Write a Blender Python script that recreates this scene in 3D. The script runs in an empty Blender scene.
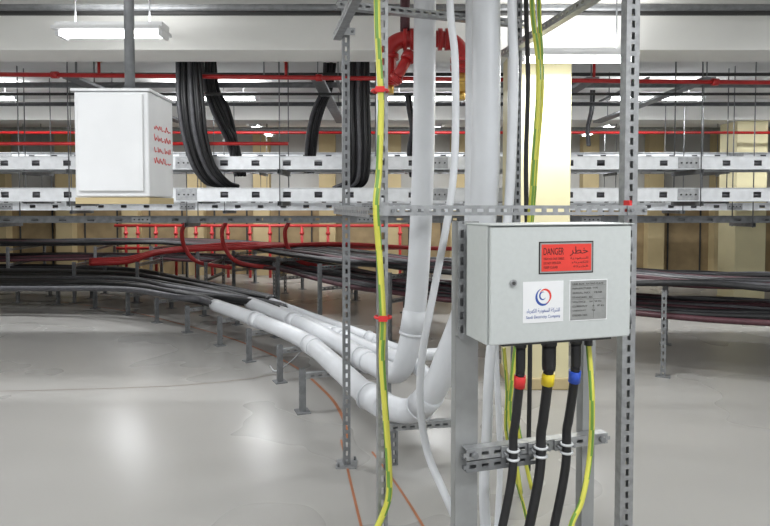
import bpy, math, random
from mathutils import Vector, Matrix
random.seed(7)
sc = bpy.context.scene
V = Vector
# ---------------------------------------------------------------- camera
F = 600.0; PITCH = math.radians(2.0); VP = 226.0; CH = 1.5
cd = bpy.data.cameras.new("camera"); cam = bpy.data.objects.new("camera", cd)
sc.collection.objects.link(cam); sc.camera = cam
cam.location = (0, 0, CH); cam.rotation_euler = (math.radians(90) - PITCH, 0, 0)
cd.sensor_width = 36; cd.lens = 36 * F / 770; cd.shift_y = -(263 - VP) / 770; cd.clip_start = .02
def ray(u, v):
    return V((1, 0, 0)) * ((u - 385) / F) + V((0, math.sin(PITCH), math.cos(PITCH))) * (-(v - VP) / F) + V((0, math.cos(PITCH), -math.sin(PITCH)))
def w(u, v, Y):            # surveyed point at depth Y
    d = ray(u, v); return V((0, 0, CH)) + d * (Y / d.y)
def gz(u, v, z=0.0):       # surveyed point at height z
    d = ray(u, v); return V((0, 0, CH)) + d * ((z - CH) / d.z)

# ---------------------------------------------------------------- materials
def mat(name, col, rough=.5, metal=0., noise=0., nscale=8., bump=0., col2=None, emit=None, estr=0., spec=.5, coat=0., rnoise=None, detail=6):
    m = bpy.data.materials.new(name); m.use_nodes = True
    nt = m.node_tree; b = nt.nodes["Principled BSDF"]
    b.inputs["Base Color"].default_value = (*col, 1)
    b.inputs["Roughness"].default_value = rough; b.inputs["Metallic"].default_value = metal
    b.inputs["Specular IOR Level"].default_value = spec; b.inputs["Coat Weight"].default_value = coat
    if emit:
        b.inputs["Emission Color"].default_value = (*emit, 1); b.inputs["Emission Strength"].default_value = estr
    if noise > 0 or bump > 0:
        tc = nt.nodes.new("ShaderNodeTexCoord"); nz = nt.nodes.new("ShaderNodeTexNoise")
        nz.inputs["Scale"].default_value = nscale; nz.inputs["Detail"].default_value = detail
        nt.links.new(tc.outputs["Object"], nz.inputs["Vector"])
        if noise > 0:
            r = nt.nodes.new("ShaderNodeValToRGB")
            c2 = col2 or tuple(c * (1 - noise) for c in col)
            r.color_ramp.elements[0].color = (*c2, 1); r.color_ramp.elements[1].color = (*col, 1)
            r.color_ramp.elements[0].position = .35; r.color_ramp.elements[1].position = .65
            nt.links.new(nz.outputs["Fac"], r.inputs["Fac"]); nt.links.new(r.outputs["Color"], b.inputs["Base Color"])
        if bump > 0:
            bp = nt.nodes.new("ShaderNodeBump"); bp.inputs["Strength"].default_value = bump
            nt.links.new(nz.outputs["Fac"], bp.inputs["Height"]); nt.links.new(bp.outputs["Normal"], b.inputs["Normal"])
        if rnoise:
            mr = nt.nodes.new("ShaderNodeMapRange"); mr.inputs["From Min"].default_value = .3; mr.inputs["From Max"].default_value = .7
            mr.inputs["To Min"].default_value = rnoise[0]; mr.inputs["To Max"].default_value = rnoise[1]
            nt.links.new(nz.outputs["Fac"], mr.inputs["Value"]); nt.links.new(mr.outputs["Result"], b.inputs["Roughness"])
    return m
M = {}
M['floor'] = mat("epoxy_floor", (.385, .376, .358), .26, 0, .08, .8, .0, spec=.42, rnoise=(.26, .30), detail=2)
M['ceil'] = mat("ceiling_paint", (.86, .86, .84), .8, 0, .06, 2, .05)
M['beam'] = mat("beam_paint", (.90, .90, .87), .7, 0, .05, 2, .05)
M['wall'] = mat("wall_paint", (.52, .52, .50), .75, 0, .1, 1.5, .03)
M['beige'] = mat("beige_paint", (.56, .45, .25), .7, 0, .12, 2, .03)
M['brown'] = mat("brown_panel", (.38, .28, .15), .6, 0, .25, 4, .03)
M['cream'] = mat("cream_column_paint", (.76, .69, .43), .6, 0, .06, 3, .03)
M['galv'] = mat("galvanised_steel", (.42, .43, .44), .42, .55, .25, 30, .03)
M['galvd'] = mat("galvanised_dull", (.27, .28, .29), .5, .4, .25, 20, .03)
M['leg'] = mat("grey_painted_steel", (.36, .37, .37), .5, .2, .12, 12)
M['tray'] = mat("tray_steel", (.76, .78, .80), .4, .25, .12, 15)
M['pvc'] = mat("white_pvc", (.72, .74, .77), .38, 0, .06, 6)
M['box'] = mat("enclosure_grey_paint", (.54, .57, .56), .42, 0, .04, 60, .02)
M['white'] = mat("white_paint", (.80, .81, .82), .4, 0, .05, 5)
M['black'] = mat("black_rubber", (.018, .018, .02), .45, 0, .3, 20)
M['maroon'] = mat("maroon_sheath", (.10, .035, .045), .45, 0, .3, 20)
M['dgrey'] = mat("dark_grey_sheath", (.10, .10, .11), .45, 0, .3, 20)
M['dark'] = mat("dark_metal", (.05, .05, .05), .6)  # one even near-black for conduits, bolts, gasket and wall strips
M['red'] = mat("red_paint", (.48, .02, .02), .3, 0, .2, 8)
M['redc'] = mat("red_cable", (.60, .04, .04), .4, 0, .15, 8)
M['signred'] = mat("sign_red", (.75, .05, .035), .4, 0, .05, 8)
M['ink'] = mat("black_ink", (.015, .01, .01), .5)
M['yel'] = mat("yellow_sheath", (.70, .68, .10), .4, 0, .1, 8)
M['grn'] = mat("green_sheath", (.18, .36, .06), .4, 0, .1, 8)
M['tyel'] = mat("yellow_tape", (.85, .66, .02), .4)
M['tred'] = mat("red_tape", (.70, .03, .03), .4)
M['tblu'] = mat("blue_tape", (.03, .10, .60), .4)
M['brass'] = mat("brass", (.70, .45, .12), .3, .8, .1, 20)
M['lblue'] = mat("label_blue", (.03, .08, .35), .5)
M['plate'] = mat("brushed_nameplate", (.36, .37, .36), .4, .4, .1, 40)
M['orange'] = mat("orange_floor_line", (.44, .17, .08), .4, 0, .2, 10)
M['hair'] = mat("brown_joint", (.25, .19, .15), .5)
M['lamp'] = mat("lamp_tube", (1, 1, 1), .5, emit=(.97, 1, 1), estr=12)

# ---------------------------------------------------------------- mesh builder
def smooth_path(pts, n=8):
    pts = [V(p) for p in pts]
    if len(pts) < 3: return pts
    P = [pts[0] * 2 - pts[1]] + pts + [pts[-1] * 2 - pts[-2]]
    out = []
    for i in range(1, len(P) - 2):
        a, b, c, d = P[i - 1:i + 3]
        for k in range(n):
            t = k / n
            out.append(.5 * ((2 * b) + (c - a) * t + (2 * a - 5 * b + 4 * c - d) * t * t + (3 * b - a - 3 * c + d) * t ** 3))
    out.append(pts[-1]); return out
class MB:
    def __init__(s): s.v = []; s.f = []; s.m = []; s.sm = []; s.mats = []
    def mi(s, k):
        if k not in s.mats: s.mats.append(k)
        return s.mats.index(k)
    def obox(s, c, ax, ay, az, k, bev=0):
        c = V(c); ax = V(ax); ay = V(ay); az = V(az); b = len(s.v)
        for x in (-1, 1):
            for y in (-1, 1):
                for z in (-1, 1): s.v.append(c + ax * x + ay * y + az * z)
        flip = ax.cross(ay).dot(az) < 0
        for q in ((0, 1, 3, 2), (4, 6, 7, 5), (0, 4, 5, 1), (2, 3, 7, 6), (0, 2, 6, 4), (1, 5, 7, 3)):
            q = [b + i for i in q]
            if flip: q.reverse()
            s.f.append(q); s.m.append(s.mi(k)); s.sm.append(False)
    def box(s, lo, hi, k):
        lo = V(lo); hi = V(hi); c = (lo + hi) / 2; h = (hi - lo) / 2
        s.obox(c, (h.x, 0, 0), (0, h.y, 0), (0, 0, h.z), k)
    def tube(s, pts, r, k, seg=12, n=8, kf=None, cap=True, raw=False):
        pa = [V(p) for p in pts] if raw else smooth_path(pts, n)
        b = len(s.v); N = len(pa); up = None
        for i, p in enumerate(pa):
            t = (pa[min(i + 1, N - 1)] - pa[max(i - 1, 0)]).normalized()
            if up is None:
                up = t.orthogonal().normalized()
            up = (up - t * up.dot(t)).normalized(); sd = t.cross(up)
            rr = r[min(i, len(r) - 1)] if isinstance(r, (list, tuple)) else r
            for j in range(seg):
                a = 2 * math.pi * j / seg
                s.v.append(p + up * (math.cos(a) * rr) + sd * (math.sin(a) * rr))
        for i in range(N - 1):
            for j in range(seg):
                j2 = (j + 1) % seg
                s.f.append([b + i * seg + j, b + i * seg + j2, b + (i + 1) * seg + j2, b + (i + 1) * seg + j])
                s.m.append(s.mi(kf(i, j) if kf else k)); s.sm.append(True)
        if cap:
            s.f.append([b + j for j in reversed(range(seg))]); s.m.append(s.mi(k)); s.sm.append(False)
            s.f.append([b + (N - 1) * seg + j for j in range(seg)]); s.m.append(s.mi(k)); s.sm.append(False)
    def rod(s, a, b_, r, k, seg=12): s.tube([a, b_], r, k, seg)
    def ribbon(s, pts, wd, k, z=.003):
        pa = smooth_path(pts, 8); b = len(s.v)
        for i, p in enumerate(pa):
            t = (pa[min(i + 1, len(pa) - 1)] - pa[max(i - 1, 0)]); t.z = 0; t.normalize()
            n = V((-t.y, t.x, 0)) * wd / 2
            s.v.append(V((p.x, p.y, z)) + n); s.v.append(V((p.x, p.y, z)) - n)
        for i in range(len(pa) - 1):
            s.f.append([b + 2 * i, b + 2 * i + 1, b + 2 * i + 3, b + 2 * i + 2]); s.m.append(s.mi(k)); s.sm.append(False)
    def channel(s, p0, p1, face, k='galv', W=.041, D=.041, pitch=.05, sl=.028, sw=.014, t=.0025):
        p0 = V(p0); p1 = V(p1); d = p1 - p0; L = d.length; d.normalize()
        n = V(face); n = (n - d * n.dot(d)).normalized(); sd = d.cross(n)
        c = (p0 + p1) / 2; h = d * (L / 2)
        ew = (W - sw) / 4
        for q in (-1, 1):
            s.obox(c + n * (D / 2) + sd * q * (sw / 2 + ew), h, sd * ew, n * (t / 2), k)
            s.obox(c + sd * q * (W / 2 - t / 2), h, sd * (t / 2), n * (D / 2), k)
            s.obox(c - n * (D / 2) + sd * q * (W / 2 - .005), h, sd * .005, n * (t / 2), k)
        m = int(L / pitch)
        for i in range(m + 1):
            a = p0 + d * min(i * pitch + 0.0, L)
            s.obox(a + n * (D / 2), d * ((pitch - sl) / 2), sd * (sw / 2), n * (t / 2), k)
    def build(s, name, parent=None, bevel=0):
        me = bpy.data.meshes.new(name); me.from_pydata([tuple(v) for v in s.v], [], s.f)
        for k in s.mats: me.materials.append(M[k])
        for p, m_, sm in zip(me.polygons, s.m, s.sm): p.material_index = m_; p.use_smooth = sm
        me.update()
        ob = bpy.data.objects.new(name, me); sc.collection.objects.link(ob)
        if bevel:
            md = ob.modifiers.new("bevel", 'BEVEL'); md.width = bevel; md.segments = 3; md.limit_method = 'ANGLE'
        if parent: ob.parent = parent
        return ob
def text(name, body, org, ex, ez, n, w_, h_, k, parent):
    """fit text into a w_ x h_ cell whose lower-left corner is org"""
    cu = bpy.data.curves.new(name, 'FONT'); cu.body = body; cu.size = 1; cu.resolution_u = 3
    tmp = bpy.data.objects.new(name + "_t", cu); sc.collection.objects.link(tmp)
    bpy.context.view_layer.update()
    me = bpy.data.meshes.new_from_object(tmp.evaluated_get(bpy.context.evaluated_depsgraph_get()))
    bpy.data.objects.remove(tmp)
    if len(me.vertices) == 0: return None
    xs = [v.co.x for v in me.vertices]; ys = [v.co.y for v in me.vertices]
    x0, x1, y0, y1 = min(xs), max(xs), min(ys), max(ys)
    for v in me.vertices:
        a = (v.co.x - x0) / max(x1 - x0, 1e-6) * w_; b = (v.co.y - y0) / max(y1 - y0, 1e-6) * h_
        v.co = org + ex * a + ez * b + n * .0006
    me.materials.clear(); me.materials.append(M[k])
    ob = bpy.data.objects.new(name, me); sc.collection.objects.link(ob); ob.parent = parent
    return ob

# ---------------------------------------------------------------- room
CZ = 3.05
X0, X1, Y0, Y1 = -9.0, 9.0, -2.0, 13.0
b = MB(); b.box((X0, Y0, -.1), (X1, Y1, 0), 'floor')
b.build("floor")
b = MB(); b.box((X0, Y0, CZ), (X1, Y1, CZ + .15), 'ceil'); b.build("ceiling")
b = MB(); b.box((X0, Y1, 0), (X1, Y1 + .2, CZ), 'wall')
b.box((X0, Y1 - .03, 0), (X1, Y1, 1.75), 'brown')
for i in range(26):
    x = -8.6 + i * .7; b.box((x, Y1 - .05, 0), (x + .03, Y1 - .02, 1.75), 'dark')
for i in range(13):
    x = -8.4 + i * 1.4; b.box((x, Y1 - .25, 0), (x + .34, Y1 - .02, CZ), 'beige')
b.build("wall_back")
b = MB(); b.box((X0 - .2, Y0, 0), (X0, Y1, CZ), 'wall'); b.build("wall_left")
b = MB(); b.box((X1, Y0, 0), (X1 + .2, Y1, CZ), 'wall'); b.build("wall_right")
for y in (4.85, 8.8):
    b = MB(); b.box((X0, y, 2.74), (X1, y + .4, CZ), 'beam'); b.build("ceiling_beam", bevel=.01)
for x, y in ((1.03, 4.82), (5.2, 8.9), (-7.2, 8.9)):
    b = MB(); b.box((x, y, 0), (x + .46, y + .46, 2.745), 'cream')
    b.box((x - .01, y - .01, 0), (x + .47, y + .47, .10), 'beige')
    b.build("concrete_column", bevel=.012)

# floor lines
b = MB()
b.ribbon([gz(60, 302), gz(125, 311), gz(180, 324), gz(235, 340), gz(290, 364), gz(325, 392), gz(341, 414), gz(349, 440)], .024, 'orange')
b.ribbon([gz(341, 440), gz(350, 480), gz(362, 530), gz(380, 600)], .013, 'orange')
b.ribbon([gz(372, 452), gz(398, 487), gz(425, 530), gz(450, 580)], .013, 'orange')
b.build("floor_marking_line")
b = MB(); b.ribbon([gz(-200, 396), gz(125, 388), gz(230, 381), gz(290, 372)], .010, 'hair', .002)
b.build("floor_joint_line")

# ---------------------------------------------------------------- strut support frame
S = V((.977, .187, 0)).normalized(); N = V((S.y, -S.x, 0)); BK = V((-.21, .95, 0)).normalized()
PB = V((-.012, 2.45, 0)); PA = V((-.222, 3.42, 0)); PD = V((1.06, 2.62, 0)); PE = V((.82, 3.75, 0))
b = MB()
def post(p, face, W=.041, z1=CZ, **kw):
    b.channel(p, V((p.x, p.y, z1)), face, W=W, **kw)
    b.box((p.x - .06, p.y - .06, 0), (p.x + .06, p.y + .06, .008), 'galv')
    for dx, dy in ((-.045, -.045), (.045, .045)):
        b.rod((p.x + dx, p.y + dy, .008), (p.x + dx, p.y + dy, .03), .007, 'galvd', 6)
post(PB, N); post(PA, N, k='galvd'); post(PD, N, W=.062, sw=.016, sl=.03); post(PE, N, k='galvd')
def lvl(a, c, z, face, ext=.05, k='galv'):
    d = (c - a).normalized(); b.channel(a - d * ext + V((0, 0, z)), c + d * ext + V((0, 0, z)), face, k=k)
lvl(PB + N * .042, PD + N * .042, 1.478, N, ext=.03)
lvl(PA - S * .042, PB - S * .042, 1.47, -S)
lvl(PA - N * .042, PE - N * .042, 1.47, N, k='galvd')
lvl(PA - S * .042, PB - S * .042, 2.46, -S)
lvl(PD - S * .05, PE - S * .042, 2.46, -S, ext=.1)
lvl(PA, PE, 2.62, N)
lvl(PA + N * .042 + S * .25, PA + N * .042 + S * .72, .22, N)
for q in (.27, .70): b.channel(PA + N * .042 + S * q, PA + N * .042 + S * q + V((0, 0, .2)), N, k='galvd')
for p in (PB, PD, PA, PE):
    for z in (1.478, 2.46):
        b.obox(p + V((0, 0, z)) + N * .068, S * .045, V((0, 0, .02)), N * .003, 'galv')
        for q in (-1, 1): b.rod(p + V((0, 0, z)) + N * .068 + S * .03 * q, p + V((0, 0, z)) + N * .085 + S * .03 * q, .008, 'galvd', 6)
b.obox(PD + V((0, 0, 1.49)) + N * .045 + S * -.03, S * .006, V((0, 0, .03)), N * .022, 'tred')
b.build("strut_channel_frame")

# ---------------------------------------------------------------- enclosure
e = V((.9625, .2745, 0)).normalized(); n = V((e.y, -e.x, 0)); up = V((0, 0, 1))
P0 = V((.345, 1.97, 1.03)); BW, BH, BD = .552, .402, .19
def bx(s, z, o=0.0): return P0 + e * s + up * z + n * o
def plate(b, s0, s1, z0, z1, o0, o1, k):
    b.obox(bx((s0 + s1) / 2, (z0 + z1) / 2, (o0 + o1) / 2), e * ((s1 - s0) / 2), up * ((z1 - z0) / 2), n * ((o1 - o0) / 2), k)
b = MB(); plate(b, 0, BW, 0, BH, -BD, -.022, 'box')
enc = b.build("electrical_enclosure", bevel=.004)
b = MB(); plate(b, .004, BW - .004, .004, BH - .004, -.016, 0, 'box'); b.build("door", enc, bevel=.005)
b = MB(); plate(b, .012, BW - .012, .012, BH - .012, -.0225, -.0155, 'dark'); b.build("door_gasket", enc)
b = MB()
plate(b, -.004, BW + .004, BH, BH + .004, -BD, .006, 'box'); b.build("rain_lip", enc, bevel=.001)
b = MB()
b.rod(bx(.085, .21, 0), bx(.085, .21, .006), .012, 'galv', 20); b.rod(bx(.085, .21, .006), bx(.085, .21, .009), .006, 'dark', 12)
for z in (.07, .33):
    b.rod(bx(BW + .004, z - .025, -.012), bx(BW + .004, z + .025, -.012), .006, 'galvd', 10)
b.build("lock_and_hinges", enc)
GL = ((.165, .016), (.278, .024), (.388, .017))
b = MB()
plate(b, .07, .50, -.012, 0, -.15, -.04, 'dark')
for s_, gr in GL:
    c = bx(s_, -.012, -.09)
    b.rod(c, c - up * .02, gr + .005, 'black', 8); b.tube([c - up * .02, c - up * .05, c - up * .09, c - up * .11], [gr + .001] * 5 + [gr, gr - .001], 'black', 14, 2)
c = bx(.440, -.012, -.09); b.rod(c, c - up * .03, .016, 'black', 8)
b.build("cable_glands", enc)
b = MB(); plate(b, .181, .392, .236, .346, .0, .0012, 'ink'); plate(b, .185, .388, .240, .342, .0012, .002, 'plate')
plate(b, .190, .383, .245, .337, .002, .003, 'signred'); b.build("danger_sign", enc)
text("danger_word", "DANGER", bx(.197, .301, .003), e, up, n, .078, .024, 'ink', enc)
text("danger_arabic", "\uFEAE\uFEC4\uFEA7", bx(.298, .296, .003), e, up, n, .072, .032, 'ink', enc)
for i, (a, c) in enumerate((("HIGH VOLTAGE CABLES", "\uFE94\uFEF3\uFEA9\uFEEE\uFECC\uFEB4\uFEDF\uFE8D"), ("DO NOT OPEN BOX", "\uFE80\uFE8E\uFE91\uFEAE\uFEEC\uFEDC\uFEE0\uFEDF"), ("KEEP CLEAR", "\uFE94\uFEDB\uFEAE\uFEB8\uFEDF\uFE8D"))):
    z = .284 - i * .0145
    text("sign_line", a, bx(.198, z, .003), e, up, n, .078 - .012 * i, .008, 'ink', enc)
    text("sign_line_arabic", c, bx(.300 + .006 * i, z - .001, .003), e, up, n, .07 - .006 * i, .010, 'ink', enc)
b = MB(); plate(b, .122, .276, .072, .212, 0, .0015, 'white')
def arc(b, cx, cz, rx, rz, a0, a1, r0, k):
    pts = [bx(cx + rx * math.cos(math.radians(a0 + (a1 - a0) * i / 14)), cz + rz * math.sin(math.radians(a0 + (a1 - a0) * i / 14)), .0016) for i in range(15)]
    m = len(pts)
    bi = len(b.v)
    for i, p in enumerate(pts):
        wd = r0 * math.sin(math.pi * (i + .6) / (m + .2))
        d = (p - bx(cx, cz, .0016)).normalized()
        b.v.append(p + d * wd); b.v.append(p - d * wd)
    for i in range(m - 1):
        b.f.append([bi + 2 * i, bi + 2 * i + 1, bi + 2 * i + 3, bi + 2 * i + 2]); b.m.append(b.mi(k)); b.sm.append(False)
arc(b, .199, .160, .027, .028, 110, 330, .0045, 'lblue')
arc(b, .204, .160, .022, .024, -80, 150, .004, 'signred')
arc(b, .197, .163, .012, .013, 60, 330, .003, 'lblue')
b.build("company_label", enc)
text("label_arabic", "\uFE80\uFE8E\uFE91\uFEAE\uFEEC\uFEDC\uFEE0\uFEDF \uFE94\uFEF3\uFEA9\uFEEE\uFECC\uFEB4\uFEDF\uFE8D \uFE94\uFEDB\uFEAE\uFEB8\uFEDF\uFE8D", bx(.136, .103, .0016), e, up, n, .126, .018, 'lblue', enc)
text("label_english", "Saudi Electricity Company", bx(.134, .084, .0016), e, up, n, .130, .013, 'lblue', enc)
b = MB(); plate(b, .300, .450, .070, .212, 0, .0015, 'white'); plate(b, .303, .447, .073, .209, .0015, .002, 'plate')
for z in (.192, .145): plate(b, .308, .442, z - .0006, z, .002, .0022, 'ink')
plate(b, .395, .3955, .078, .145, .002, .0022, 'ink')
for c_ in ((.308, .204), (.442, .204), (.308, .078), (.442, .078)): b.rod(bx(c_[0], c_[1], .002), bx(c_[0], c_[1], .003), .002, 'galv', 8)
b.build("rating_plate", enc)
for i, (t_, l_) in enumerate((("LINK BOX  RATING PLATE", .122), ("MANUFACTURER  TYPE", .10), ("SERIAL NO.   YEAR", .118), ("STANDARD  IEC", .08), ("VOLTAGE     kV  50 Hz", .115), ("CURRENT     A   IP 65", .125), ("WEIGHT      kg", .09), ("ORDER NO.", .06))):
    text("plate_line", t_, bx(.311, .195 - i * .0155, .002), e, up, n, l_, .0062, 'ink', enc)

# support legs of the enclosure and cross-rail
b = MB()
L1 = V((.304, 2.215, 0)); L2 = L1 + e * .525
def leg(p, wd, z1, k='leg'):
    b.obox(p + up * (z1 / 2), e * (wd / 2), n * .003, up * (z1 / 2), k)
    for q in (-1, 1): b.obox(p + e * q * (wd / 2 - .003) - n * .02 + up * z1 / 2, e * .003, n * .02, up * (z1 / 2), k)
    b.box((p.x - .07, p.y - .07, 0), (p.x + .07, p.y + .07, .01), k)
leg(L1, .09, 1.44); leg(L2, .055, 1.40)
b.channel(L1 + n * .012 - e * .03 + up * 1.02, L1 + n * .012 - e * .03 + up * 1.44, n, W=.03, D=.02)
for z in (1.08, 1.36):
    b.obox((L1 + L2) / 2 + n * .006 + up * z, e * .27, n * .004, up * .02, 'leg')
b.build("enclosure_support_stand")
b = MB()
R0 = L1 + n * .027 - e * .02; RZ = .585
b.channel(R0 + up * RZ, R0 + e * .60 + up * RZ, n)
b.channel(R0 + up * (RZ - .045), R0 + e * .30 + up * (RZ - .045), n, k='galvd')
for z, s_ in ((0, .03), (0, .57)):
    b.rod(R0 + e * s_ + up * RZ + n * .02, R0 + e * s_ + up * RZ + n * .04, .012, 'galvd', 6)
b.build("cable_clamp_rail")

# cables below enclosure: gland -> cleat on the rail -> floor
def gl(s_): return bx(s_, -.03, -.09)
tapes = (('tred', .016), ('tyel', .0185), ('tblu', .017))
for (s_, gr), (tape, r) in zip(GL, tapes):
    b = MB(); g = gl(s_)
    tt = (g - R0).dot(e) + .016
    cl = R0 + e * tt + n * (.025 + r + .010); cl.z = RZ
    def at(t, z): p = g.lerp(cl, t); p.z = z; return p
    z0 = g.z
    low = cl - e * .012 - up * .13; low2 = cl - e * .040 - up * .26; low3 = cl - e * .08 - up * .42
    pts = [g, at(.05, z0 - .10), at(.35, z0 - .20), at(.75, z0 - .30), at(1, RZ + .06), at(1, RZ - .04), low, low2, low3, V((low3.x - .05, low3.y, r + .001))]
    b.tube(pts, r, 'black', 14)
    sp = smooth_path(pts, 8); k = min(range(len(sp)), key=lambda i: abs(sp[i].z - (z0 - .125)))
    tp = sp[k - 2:k + 3] if tape != 'x' else sp
    tot = [sp[k]]; d = (sp[k + 1] - sp[k - 1]).normalized()
    b.rod(sp[k] - d * .022, sp[k] + d * .022, r + .0045, tape, 18)
    b.build("power_cable")
    c = cl
    b = MB()
    for q in (-.02, .012):
        b.tube([c + V((math.cos(a) * (r + .004), math.sin(a) * (r + .004), q)) for a in [i * math.pi / 8 for i in range(17)]], .005, 'tray', 6, raw=True)
    b.obox(c - n * (r + .006), e * (r + .02), n * .004, up * .02, 'galv')
    for q in (-1, 1): b.rod(c + e * q * (r + .013) - n * (r + .006), c + e * q * (r + .013) + n * .01, .005, 'galvd', 6)
    b.build("cable_cleat")
def earth(name, pts, r=.011):
    b = MB(); b.tube(pts, r, 'yel', 12, 10, kf=lambda i, j: 'grn' if ((j + i // 5) % 12) in (0, 1, 6, 7) else 'yel'); return b.build(name)
g = gl(.440)
earth("earth_cable", [g, w(592, 400, 2.12), w(590, 455, 2.16), w(582, 500, 2.12), w(570, 530, 2.10), w(557, 600, 2.10), V((.5, 2.1, .012))], .010)
earth("earth_cable", [w(504, 348, 2.35), w(507, 390, 2.36), w(506, 430, 2.36), w(514, 470, 2.4), w(522, 500, 2.4), w(540, 560, 2.4), V((.75, 2.45, .012))], .007)
YB = PB.y - .055
EC = [V((w(376, 0, YB).x, YB, 3.04)), w(377, 0, YB), w(379, 60, YB), w(381, 100, YB), w(379, 170, YB), w(376, 205, YB - .03), w(379, 250, YB), w(383, 318, YB), w(382, 360, YB), w(386, 420, YB), w(389, 470, YB), w(388, 500, YB), w(376, 530, YB), w(350, 565, YB - .1)]
EC[-1].z = .012; EC[-2].z = max(EC[-2].z, .05)
earth("earth_cable", EC, .0135)
b = MB()
for u, v in ((380, 90), (383, 318)):
    c = w(u, v, YB)
    b.tube([c + V((math.cos(a) * .032, math.sin(a) * .034 + .02, 0)) for a in [i * math.pi / 10 for i in range(21)]], .006, 'tred', 8, raw=True)
    b.obox(c + V((.0, -.016, 0)), (.018, 0, 0), (0, .006, 0), (0, 0, .011), 'tred')
b.build("cable_tie")
for dx, yy in ((0, 3.05), (7, 3.1)):
    earth("earth_cable", [V((w(533 + dx, 0, yy).x, yy, 3.04)), w(532 + dx, 0, yy), w(538 + dx / 2, 60, yy), w(538 + dx / 2, 100, yy), w(534 + dx / 3, 160, yy), w(530 + dx / 3, 215, yy), w(522, 300, yy), w(512 + dx, 380, yy), w(510 + dx, 420, yy), V((.7 + dx * .01, yy, .012))], .013 if dx == 0 else .011)
b = MB()
b.tube([V((w(526, 0, 3.3).x, 3.3, 3.04)), w(526, 0, 3.3), w(528, 80, 3.3), w(526, 160, 3.3), w(527, 230, 3.3), w(530, 330, 3.3), V((.80, 3.3, .02))], .013, 'black', 10)
b.build("power_cable")

# ---------------------------------------------------------------- white conduits
def pipe(name, pts, r=.072, joints=(), nn=10):
    b = MB(); b.tube(pts, r, 'pvc', 24, nn)
    pa = smooth_path(pts, nn)
    for j in joints:
        i = int(j * (len(pa) - 1)); i = max(1, min(i, len(pa) - 2)); d = (pa[i + 1] - pa[i - 1]).normalized()
        b.rod(pa[i] - d * .075, pa[i] + d * .075, r + .008, 'pvc', 24)
        b.rod(pa[i] + d * .070, pa[i] + d * .088, r + .013, 'pvc', 24)
    return b.build(name)
top = w(425, 0, 3.9); top.z = 3.04
c1 = [top, w(425, 0, 3.9), w(424, 120, 3.9), w(421, 220, 3.9), w(416, 300, 3.9), w(409, 345, 3.92), w(398, 372, 4.02), gz(372, 364, .36), gz(335, 341, .36), gz(295, 321, .36), gz(250, 303, .36)]
pipe("white_conduit_pipe", c1, .072, (.44, .72, .9))
top = w(486, 0, 3.0); top.z = 3.04
c2 = [top, w(486, 0, 3.0), w(486, 120, 3.0), w(483, 210, 3.0), w(470, 295, 3.03), w(449, 355, 3.1), w(432, 392, 3.2), w(408, 411, 3.38), gz(372, 398, .36), gz(340, 370, .36), gz(305, 341, .36), gz(262, 322, .36), gz(215, 305, .36)]
pipe("white_conduit_pipe", c2, .070, (.53, .66, .82, .93))
top = w(514, 0, 4.3); top.z = 3.04
c3 = [top, w(514, 0, 4.3), w(513, 150, 4.3), w(505, 250, 4.35), w(480, 320, 4.4), w(445, 352, 4.45), gz(400, 350, .36), gz(360, 334, .36), gz(310, 316, .36), gz(270, 301, .36)]
pipe("white_conduit_pipe", c3, .045, (.75,))
c4 = [V((.52, 3.55, .6)), w(440, 380, 3.9), gz(410, 362, .42), gz(370, 348, .36), gz(320, 326, .36), gz(280, 310, .36)]
pipe("white_conduit_pipe", [V((.52, 3.55, 3.04)), V((.52, 3.55, 1.5)), V((.50, 3.57, .85))] + c4[1:], .05, (.8,))
def hose(pts, r): b = MB(); b.tube(pts, r, 'pvc', 12, 10); b.build("white_flexible_conduit")
t_ = w(450, 0, 2.7); t_.z = 3.04
hose([t_, w(450, 0, 2.7), w(455, 60, 2.7), w(455, 150, 2.7), w(449, 210, 2.7), w(435, 285, 2.7), w(423, 350, 2.7), w(420, 400, 2.65), w(427, 450, 2.6), w(443, 490, 2.5), w(462, 530, 2.45), V((.42, 2.45, .02))], .017)
t_ = w(512, 0, 2.9); t_.z = 3.04
hose([t_, w(512, 0, 2.9), w(514, 70, 2.9), w(512, 150, 2.9), w(508, 215, 2.9), w(498, 300, 2.8), w(490, 360, 2.6), w(487, 430, 2.5), w(484, 490, 2.45), V((.42, 2.38, .02))], .022)
hose([w(495, 300, 2.75), w(496, 360, 2.75), w(499, 420, 2.75), w(500, 470, 2.75), w(497, 530, 2.7), V((.50, 2.65, .02))], .014)
b = MB(); b.tube([gz(303, 338, .36), gz(303, 345, .25), gz(300, 352, .12), gz(290, 362, .01), gz(276, 371, .01), gz(270, 366, .01)], .006, 'pvc', 6); b.build("loose_white_wire")

# black cables emerging from the conduits
ends = [(c1[-1], c1[-2]), (c2[-1], c2[-2]), (c3[-1], c3[-2]), (c4[-1], c4[-2])]
tgt = [(271, 276), (282, 284), (266, 272), (276, 280)]
b = MB()
for k, (pe, pp) in enumerate(ends):
    d = (pe - pp).normalized(); sd = V((-d.y, d.x, 0))
    for q in range(4):
        o = sd * (q - 1.5) * .036 + up * (.03 if q % 2 else -.01)
        p1 = pe - d * .05 + o * .6; v1 = tgt[k][0] + q * 2.2
        b.tube([p1, pe + d * .3 + o, gz(180 - k * 3, v1 + 11, .38) + up * .03 * (q % 2), gz(125, v1 + 3, .38) + up * .03 * (q % 2), gz(40, v1 + 0, .38), gz(-60, v1 - 0, .38)], .036, 'black' if (q + k) % 4 else 'dgrey', 8, 8)
b.build("black_cable_bundle")

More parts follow.
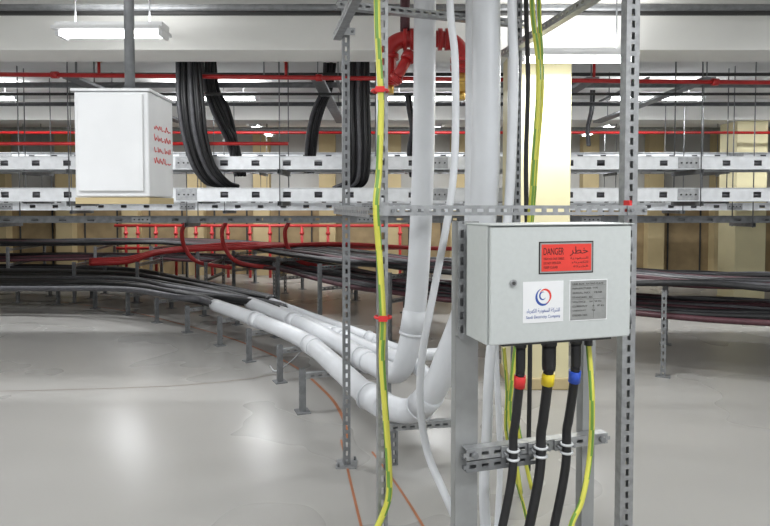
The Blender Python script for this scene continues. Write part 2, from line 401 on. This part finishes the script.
def stand(c, d, wd=.8, h=.29, name="cable_support_stand", lv=(), k1='galvd'):
    d = V((d.x, d.y, 0)).normalized(); s_ = V((-d.y, d.x, 0)); b = MB()
    for q in (-1, 1):
        p = V((c.x, c.y, 0)) + s_ * q * wd / 2
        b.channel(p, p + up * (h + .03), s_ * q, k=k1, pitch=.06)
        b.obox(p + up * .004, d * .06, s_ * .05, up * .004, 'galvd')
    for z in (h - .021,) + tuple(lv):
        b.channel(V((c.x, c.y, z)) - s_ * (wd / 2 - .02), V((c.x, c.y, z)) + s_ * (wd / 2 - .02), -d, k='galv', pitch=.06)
    b.build(name)
path = smooth_path([gz(394, 388, .36), gz(358, 368, .36), gz(320, 338, .36), gz(285, 322, .36), gz(240, 306, .36), gz(200, 296, .36), gz(150, 286, .36), gz(90, 279, .36), gz(10, 276, .36)], 10)
acc = 0; last = path[0]; nxt = .7
for i in range(1, len(path) - 1):
    acc += (path[i] - last).length; last = path[i]
    if acc > nxt:
        stand(path[i], path[i + 1] - path[i - 1], .66, .285); nxt += .85

# dark multi-cable bundle behind
path2 = smooth_path([gz(-80, 259, .5), gz(60, 258, .5), gz(170, 257, .5), gz(245, 261, .5), gz(310, 270, .5), gz(385, 284, .5), gz(470, 294, .5), gz(570, 301, .5), gz(700, 310, .5), gz(850, 318, .5)], 8)
for zz, ks in ((.5, ('maroon', 'black', 'dgrey', 'maroon', 'black')), (.78, ('black', 'dgrey', 'maroon', 'maroon', 'black', 'dgrey', 'black'))):
    b = MB()
    for q in range(15):
        off = (q - 7) * .075; pp = []
        for i, p in enumerate(path2[::4]):
            j = i * 4; t = path2[min(j + 1, len(path2) - 1)] - path2[max(j - 1, 0)]; t.z = 0; t.normalize()
            pp.append(V((p.x, p.y, zz)) + V((-t.y, t.x, 0)) * (off + random.uniform(-.02, .02)) + up * random.uniform(0, .045))
        b.tube(pp, .028, ks[q % len(ks)], 8, 5)
    b.build("maroon_cable_bundle" if zz < .6 else "black_cable_bundle")
acc = 0; last = path2[0]; nxt = .6
for i in range(1, len(path2) - 1):
    acc += (path2[i] - last).length; last = path2[i]
    if acc > nxt:
        stand(path2[i], path2[i + 1] - path2[i - 1], 1.35, .73, lv=(.44,)); nxt += 1.3

# red pipes and cables at the back
b = MB()
for i in range(3):
    y = 9.4 + i * .14
    b.tube([w(90, 264 - i * 2, y), w(128, 262 - i * 2, y), w(165, 252 - i, y), w(240, 248 - i * 2, y), w(330, 244 + i, y), w(420, 248, y), w(520, 250, y)], .032, 'redc', 8)
for u in (182, 285, 222):
    b.tube([w(u + 4, 222, 9.1), w(u, 232, 9.1), w(u + 3, 248, 9.15), w(u + 16, 262, 9.2), w(u + 50, 268, 9.3)], .032, 'redc', 8)
b.build("red_cable_bundle")
b = MB()
for i, u in enumerate((126, 138, 156, 176, 196, 212, 228, 250, 270, 302, 328, 400)):
    x = w(u, 240, 12.2).x
    b.rod((x, 12.2, .02), (x, 12.2, 1.08), .03, 'redc', 8); b.rod((x, 12.2, .9), (x, 12.2, .95), .045, 'redc', 8)
b.rod((-5.5, 12.2, 1.08), (.6, 12.2, 1.08), .03, 'redc', 8)
b.rod((-5.5, 12.2, .62), (.6, 12.2, .62), .03, 'redc', 8)
b.build("red_pipe_railing")
for u in (90, 150, 215, 280, 350, 430, 510):
    p = w(u, 260, 9.65); stand(p, V((1, 0, 0)), 1.0, .60, lv=(.35,), name="cable_support_stand")

# ---------------------------------------------------------------- cable trays overhead
def tray(x0, x1, y, z, wd=.45, h=.11, k='tray', load=True):
    b = MB()
    for yy in (y, y + wd):
        b.box((x0, yy - .002, z), (x1, yy + .002, z + h * .28), k); b.box((x0, yy - .002, z + h * .72), (x1, yy + .002, z + h), k)
        b.box((x0, yy - .012, z + h - .004), (x1, yy + .012, z + h), k); b.box((x0, yy - .012, z), (x1, yy + .012, z + .004), k)
        m = int((x1 - x0) / .3)
        for i in range(m + 1):
            x = x0 + i * .3; b.box((x, yy - .002, z + h * .28), (min(x + .225, x1), yy + .002, z + h * .72), k)
        for i in range(int((x1 - x0) / 2.4)):
            x = x0 + 1.0 + i * 2.4; b.box((x, yy - .007, z + .01), (x + .2, yy + .007, z + h - .01), 'galv')
            for q in (.03, .08, .12, .17): b.rod((x + q, yy - .014, z + h / 2), (x + q, yy, z + h / 2), .009, 'dark', 6)
    for i in range(int((x1 - x0) / .3)):
        x = x0 + .15 + i * .3; b.box((x, y, z + .01), (x + .04, y + wd, z + .03), k)
    if load:
        for i in range(9):
            yy = y + .04 + i * .045
            b.tube([(x0 + (x1 - x0) * t / 14, yy + random.uniform(-.008, .008), z + .055 + random.uniform(0, .02)) for t in range(15)], .021, 'black' if i % 3 else 'dgrey', 6, 3)
    m = int((x1 - x0) / 2.0)
    for i in range(m + 1):
        x = x0 + .4 + i * 2.0
        if x > x1: break
        b.channel((x, y - .06, z - .021), (x, y + wd + .06, z - .021), (0, 0, -1), k='galvd')
        for yy in (y - .04, y + wd + .04): b.rod((x, yy, z - .05), (x, yy, CZ - .002), .006, 'galvd', 6)
    b.build("cable_tray")
tray(-5.4, 7.5, 5.75, 1.84, h=.125); tray(-5.4, 7.5, 5.75, 1.535, h=.13)
tray(-8.5, 8.5, 6.9, 1.90); tray(-8.5, 8.5, 6.9, 1.56)
tray(-8.5, 8.5, 7.9, 2.08); tray(-8.5, 8.5, 7.9, 1.43, h=.10); tray(-8.5, 8.5, 10.2, 2.05); tray(-8.5, 8.5, 10.2, 1.5)
tray(-8.5, 8.5, 6.4, 1.31, wd=.3, h=.07, k='galvd', load=False)

def bundle(pts, n_, spread, Y, r=.02, name="hanging_cable_bundle"):
    b = MB()
    for i in range(n_):
        o = (i - (n_ - 1) / 2) * spread
        pp = []
        for j, (u, v, yy) in enumerate(pts):
            p = w(u, v, yy); t = 1 - .35 * abs(math.sin(j * 1.3)) * .5
            pp.append(p + V((o * t, (i % 2) * .025 + random.uniform(-.01, .01), 0)))
        b.tube(pp, r, 'black' if i % 4 else 'dgrey', 8, 6)
    b.build(name)
bundle([(188, 38, 5.45), (188, 60, 5.42), (190, 100, 5.4), (194, 135, 5.45), (203, 165, 5.6), (216, 182, 5.8), (228, 186, 5.95)], 8, .032, 5.4)
bundle([(207, 60, 6.4), (209, 88, 6.4), (219, 115, 6.4), (231, 140, 6.5), (236, 158, 6.9), (240, 176, 7.0)], 4, .035, 6.4)
bundle([(212, 60, 6.5), (216, 90, 6.5), (226, 108, 6.5), (234, 140, 6.6), (236, 170, 7.0)], 2, .04, 6.4)
bundle([(330, 60, 6.6), (327, 88, 6.6), (318, 110, 6.6), (312, 135, 6.7), (309, 172, 7.0)], 4, .035, 6.6)
bundle([(357, 38, 5.6), (357, 62, 5.6), (357, 110, 5.6), (358, 150, 5.62), (356, 180, 5.8), (345, 188, 5.9)], 8, .033, 5.5)
bundle([(593, 90, 7.5), (592, 110, 7.5), (588, 128, 7.6), (589, 145, 7.9)], 2, .03, 7.5)
bundle([(408, 95, 6.4), (410, 110, 6.4), (413, 130, 6.4), (410, 150, 6.6), (412, 176, 7.0)], 2, .035, 6.6)

# ---------------------------------------------------------------- red fire pipes
def rp(pts, r, name="fire_water_pipe", fl=()):
    b = MB(); b.tube(pts, r, 'red', 12, 4, raw=True)
    for p, d in fl: b.rod(V(p) - V(d) * .03, V(p) + V(d) * .03, r + .012, 'red', 12)
    return b
b = rp([(-8.5, 5.5, 2.74), (8.5, 5.5, 2.56)], .020, fl=[((-3, 5.5, 2.682), (1, 0, 0)), ((-.6, 5.5, 2.656), (1, 0, 0)), ((3, 5.5, 2.618), (1, 0, 0))])
for x in (-4, -1.1, 2.2, 5): b.rod((x, 5.5, 2.66), (x, 5.5, CZ - .002), .008, 'galvd', 6)
for x in (-2.6, -.9, 1.9):
    b.rod((x, 5.5, 2.66), (x, 5.5, 2.80), .014, 'red', 8); b.rod((x, 5.5, 2.80), (x, 5.5, 2.83), .03, 'brass', 8)
b.build("fire_water_pipe")
b = rp([(-8.5, 8.5, 2.52), (8.5, 8.5, 2.52)], .020); b.build("fire_water_pipe")
b = rp([(-8.5, 5.6, 2.07), (-.9, 5.6, 2.07)], .016); b.build("fire_water_pipe")
YA = 4.15
b = MB()
b.tube([w(389, 86, YA), w(388, 60, YA), w(391, 47, YA), w(402, 40, YA), w(425, 39, YA), w(447, 40, YA), w(458, 47, YA), w(461, 58, YA), w(461, 74, YA)], .056, 'red', 16, 8)
for u, v in ((389, 82), (388, 57), (461, 60), (461, 68)):
    b.rod(w(u, v, YA) - up * .018, w(u, v, YA) + up * .018, .074, 'red', 16)
for u in (405, 412, 440, 447): b.rod(w(u, 39.5, YA) - V((.014, 0, 0)), w(u, 39.5, YA) + V((.014, 0, 0)), .074, 'red', 16)
b.rod(w(461, 70, YA), w(461, 92, YA), .044, 'brass', 8); b.rod(w(461, 78, YA) , w(461, 83, YA), .055, 'brass', 8)
b.rod(w(461, 92, YA), w(461, 100, YA), .030, 'brass', 12)
b.rod(w(389, 84, YA), w(389, 94, YA), .034, 'brass', 12)
b.tube([w(394, 82, YA - .09), w(401, 70, YA - .10), w(411, 52, YA - .09)], .036, 'red', 10, 1)
b.rod(w(395, 80, YA - .09), w(398, 76, YA - .1), .048, 'red', 12); b.rod(w(407, 60, YA - .10), w(410, 54, YA - .09), .048, 'red', 12)
p = w(405, 36, YA); b.rod(p, V((p.x, p.y, CZ - .002)), .034, 'maroon', 12)
b.build("fire_hose_valve")

# conduits near the ceiling
b = MB()
for y, z, k, r in ((6.3, 2.86, 'dark', .018), (6.55, 2.80, 'galvd', .03), (7.0, 2.9, 'dark', .02), (9.6, 2.7, 'galv', .04), (6.1, 2.62, 'dark', .014), (7.3, 2.72, 'dgrey', .025), (4.55, 2.98, 'galvd', .025), (4.65, 2.97, 'dark', .02)):
    b.rod((-8.5, y, z), (8.5, y, z), r, k, 8)
for x in (-6, -3.2, -.5, 2.6, 5.4): b.box((x, 6.0, 2.755), (x + .03, 7.35, 2.77), 'galvd'); b.rod((x + .015, 6.25, 2.77), (x + .015, 6.25, CZ - .002), .006, 'galvd', 6); b.rod((x + .015, 7.05, 2.77), (x + .015, 7.05, CZ - .002), .006, 'galvd', 6)
b.build("overhead_conduit_run")
b = MB()
for x in (-3.0, -.7, 1.9, 3.0):
    b.box((x, 5.7, 2.68), (x + .12, 8.7, 2.71), 'galvd'); b.rod((x + .06, 5.75, 2.71), (x + .06, 5.75, CZ - .002), .006, 'galvd', 6); b.rod((x + .06, 8.3, 2.71), (x + .06, 8.3, CZ - .002), .006, 'galvd', 6)
b.build("overhead_steel_duct")

# ---------------------------------------------------------------- hanging white cabinet (left)
CX = -1.34
b = MB(); b.box((CX, 2.60, 1.535), (-1.02, 2.90, 1.99), 'white')
cab = b.build("hanging_white_cabinet", bevel=.008)
b = MB(); b.box((CX + .02, 2.585, 1.56), (-1.04, 2.60, 1.975), 'white'); b.build("door", cab, bevel=.004)
b = MB(); b.box((CX, 2.60, 1.505), (-1.02, 2.90, 1.533), 'beige'); b.box((CX - .01, 2.59, 1.99), (-1.01, 2.91, 2.0), 'white'); b.build("trim", cab)
b = MB()
random.seed(3)
for row in range(4):
    z = 1.85 - row * .05
    for i in range(5):
        y = 2.66 + i * .042
        b.tube([(-1.0185, y, z + random.uniform(-.01, .015)), (-1.0185, y + .012, z - .014), (-1.0185, y + .024, z + random.uniform(-.012, .015)), (-1.0185, y + .036, z - .01)], .0014, 'signred', 6, 4)
b.build("red_lettering", cab)
b = MB(); b.rod((-1.16, 2.75, 1.99), (-1.16, 2.75, CZ - .002), .022, 'galvd', 14)
b.rod((-1.16, 2.75, 1.99), (-1.16, 2.75, 2.03), .035, 'galvd', 14); b.build("hanger_rods", cab)

# ---------------------------------------------------------------- lights
def fixture(x, y, z, L=1.2, e_=30, name="fluorescent_light", rods=True, alongY=False, upl=0):
    b = MB()
    b.box((-L / 2, -.07, 0), (L / 2, .07, .05), 'white')
    b.box((-L / 2, -.12, -.012), (L / 2, -.07, .012), 'white'); b.box((-L / 2, .07, -.012), (L / 2, .12, .012), 'white')
    for q in (-1, 1):
        b.rod((-L / 2 + .03, q * .035, -.022), (L / 2 - .03, q * .035, -.022), .016, 'lamp', 10)
        b.box((q * (L / 2 - .015) - .012, -.07, -.045), (q * (L / 2 - .015) + .012, .07, 0), 'white')
        if rods and z < CZ - .07: b.rod((q * L * .35, 0, .05), (q * L * .35, 0, CZ - .002 - z), .006, 'galvd', 6)
    o = b.build(name); o.location = (x, y, z)
    if alongY: o.rotation_euler = (0, 0, math.pi / 2)
    l = bpy.data.lights.new("lamp_glow", 'AREA'); l.shape = 'RECTANGLE'; l.size = L; l.size_y = .14; l.energy = e_; l.color = (.97, .985, 1)
    lo = bpy.data.objects.new("lamp_glow", l); sc.collection.objects.link(lo); lo.location = (0, 0, -.05); lo.parent = o
    if upl:  # extra upward lamp, added to brighten the ceiling and beam
        l2 = bpy.data.lights.new("added_uplight", 'AREA'); l2.shape = 'RECTANGLE'; l2.size = L; l2.size_y = .14; l2.energy = upl
        o2 = bpy.data.objects.new("added_uplight", l2); sc.collection.objects.link(o2); o2.location = (0, 0, .06); o2.rotation_euler = (math.pi, 0, 0); o2.parent = o
fixture(-1.93, 4.3, 2.73, .75, 32, upl=6); fixture(1.42, 4.5, 2.60, .85, 28, upl=7)
for x, y in ((-4.2, 1.2), (-1.4, .8), (1.6, .9), (4.4, 1.2), (4.6, 4.2), (-5.0, 4.2)):  # unseen fixtures, added outside the view to light the room
    fixture(x, y, 2.93, 1.2, 38)
for x, y in ((-5.2, 7.6), (-2.2, 7.6), (.6, 7.6), (3.4, 7.6), (6.2, 7.6)):
    fixture(x, y, 2.86, 1.2, 44, upl=8)
for x in (-4.7, -2.25, .9, 3.9):
    fixture(x, 11.0, 2.88, 1.5, 46, alongY=True)

wd = bpy.data.worlds.new("world"); sc.world = wd; wd.use_nodes = True
wd.node_tree.nodes["Background"].inputs[0].default_value = (.96, .98, 1, 1); wd.node_tree.nodes["Background"].inputs[1].default_value = .8
sc.view_settings.view_transform = 'Standard'; sc.view_settings.look = 'None'; sc.view_settings.exposure = 0.08
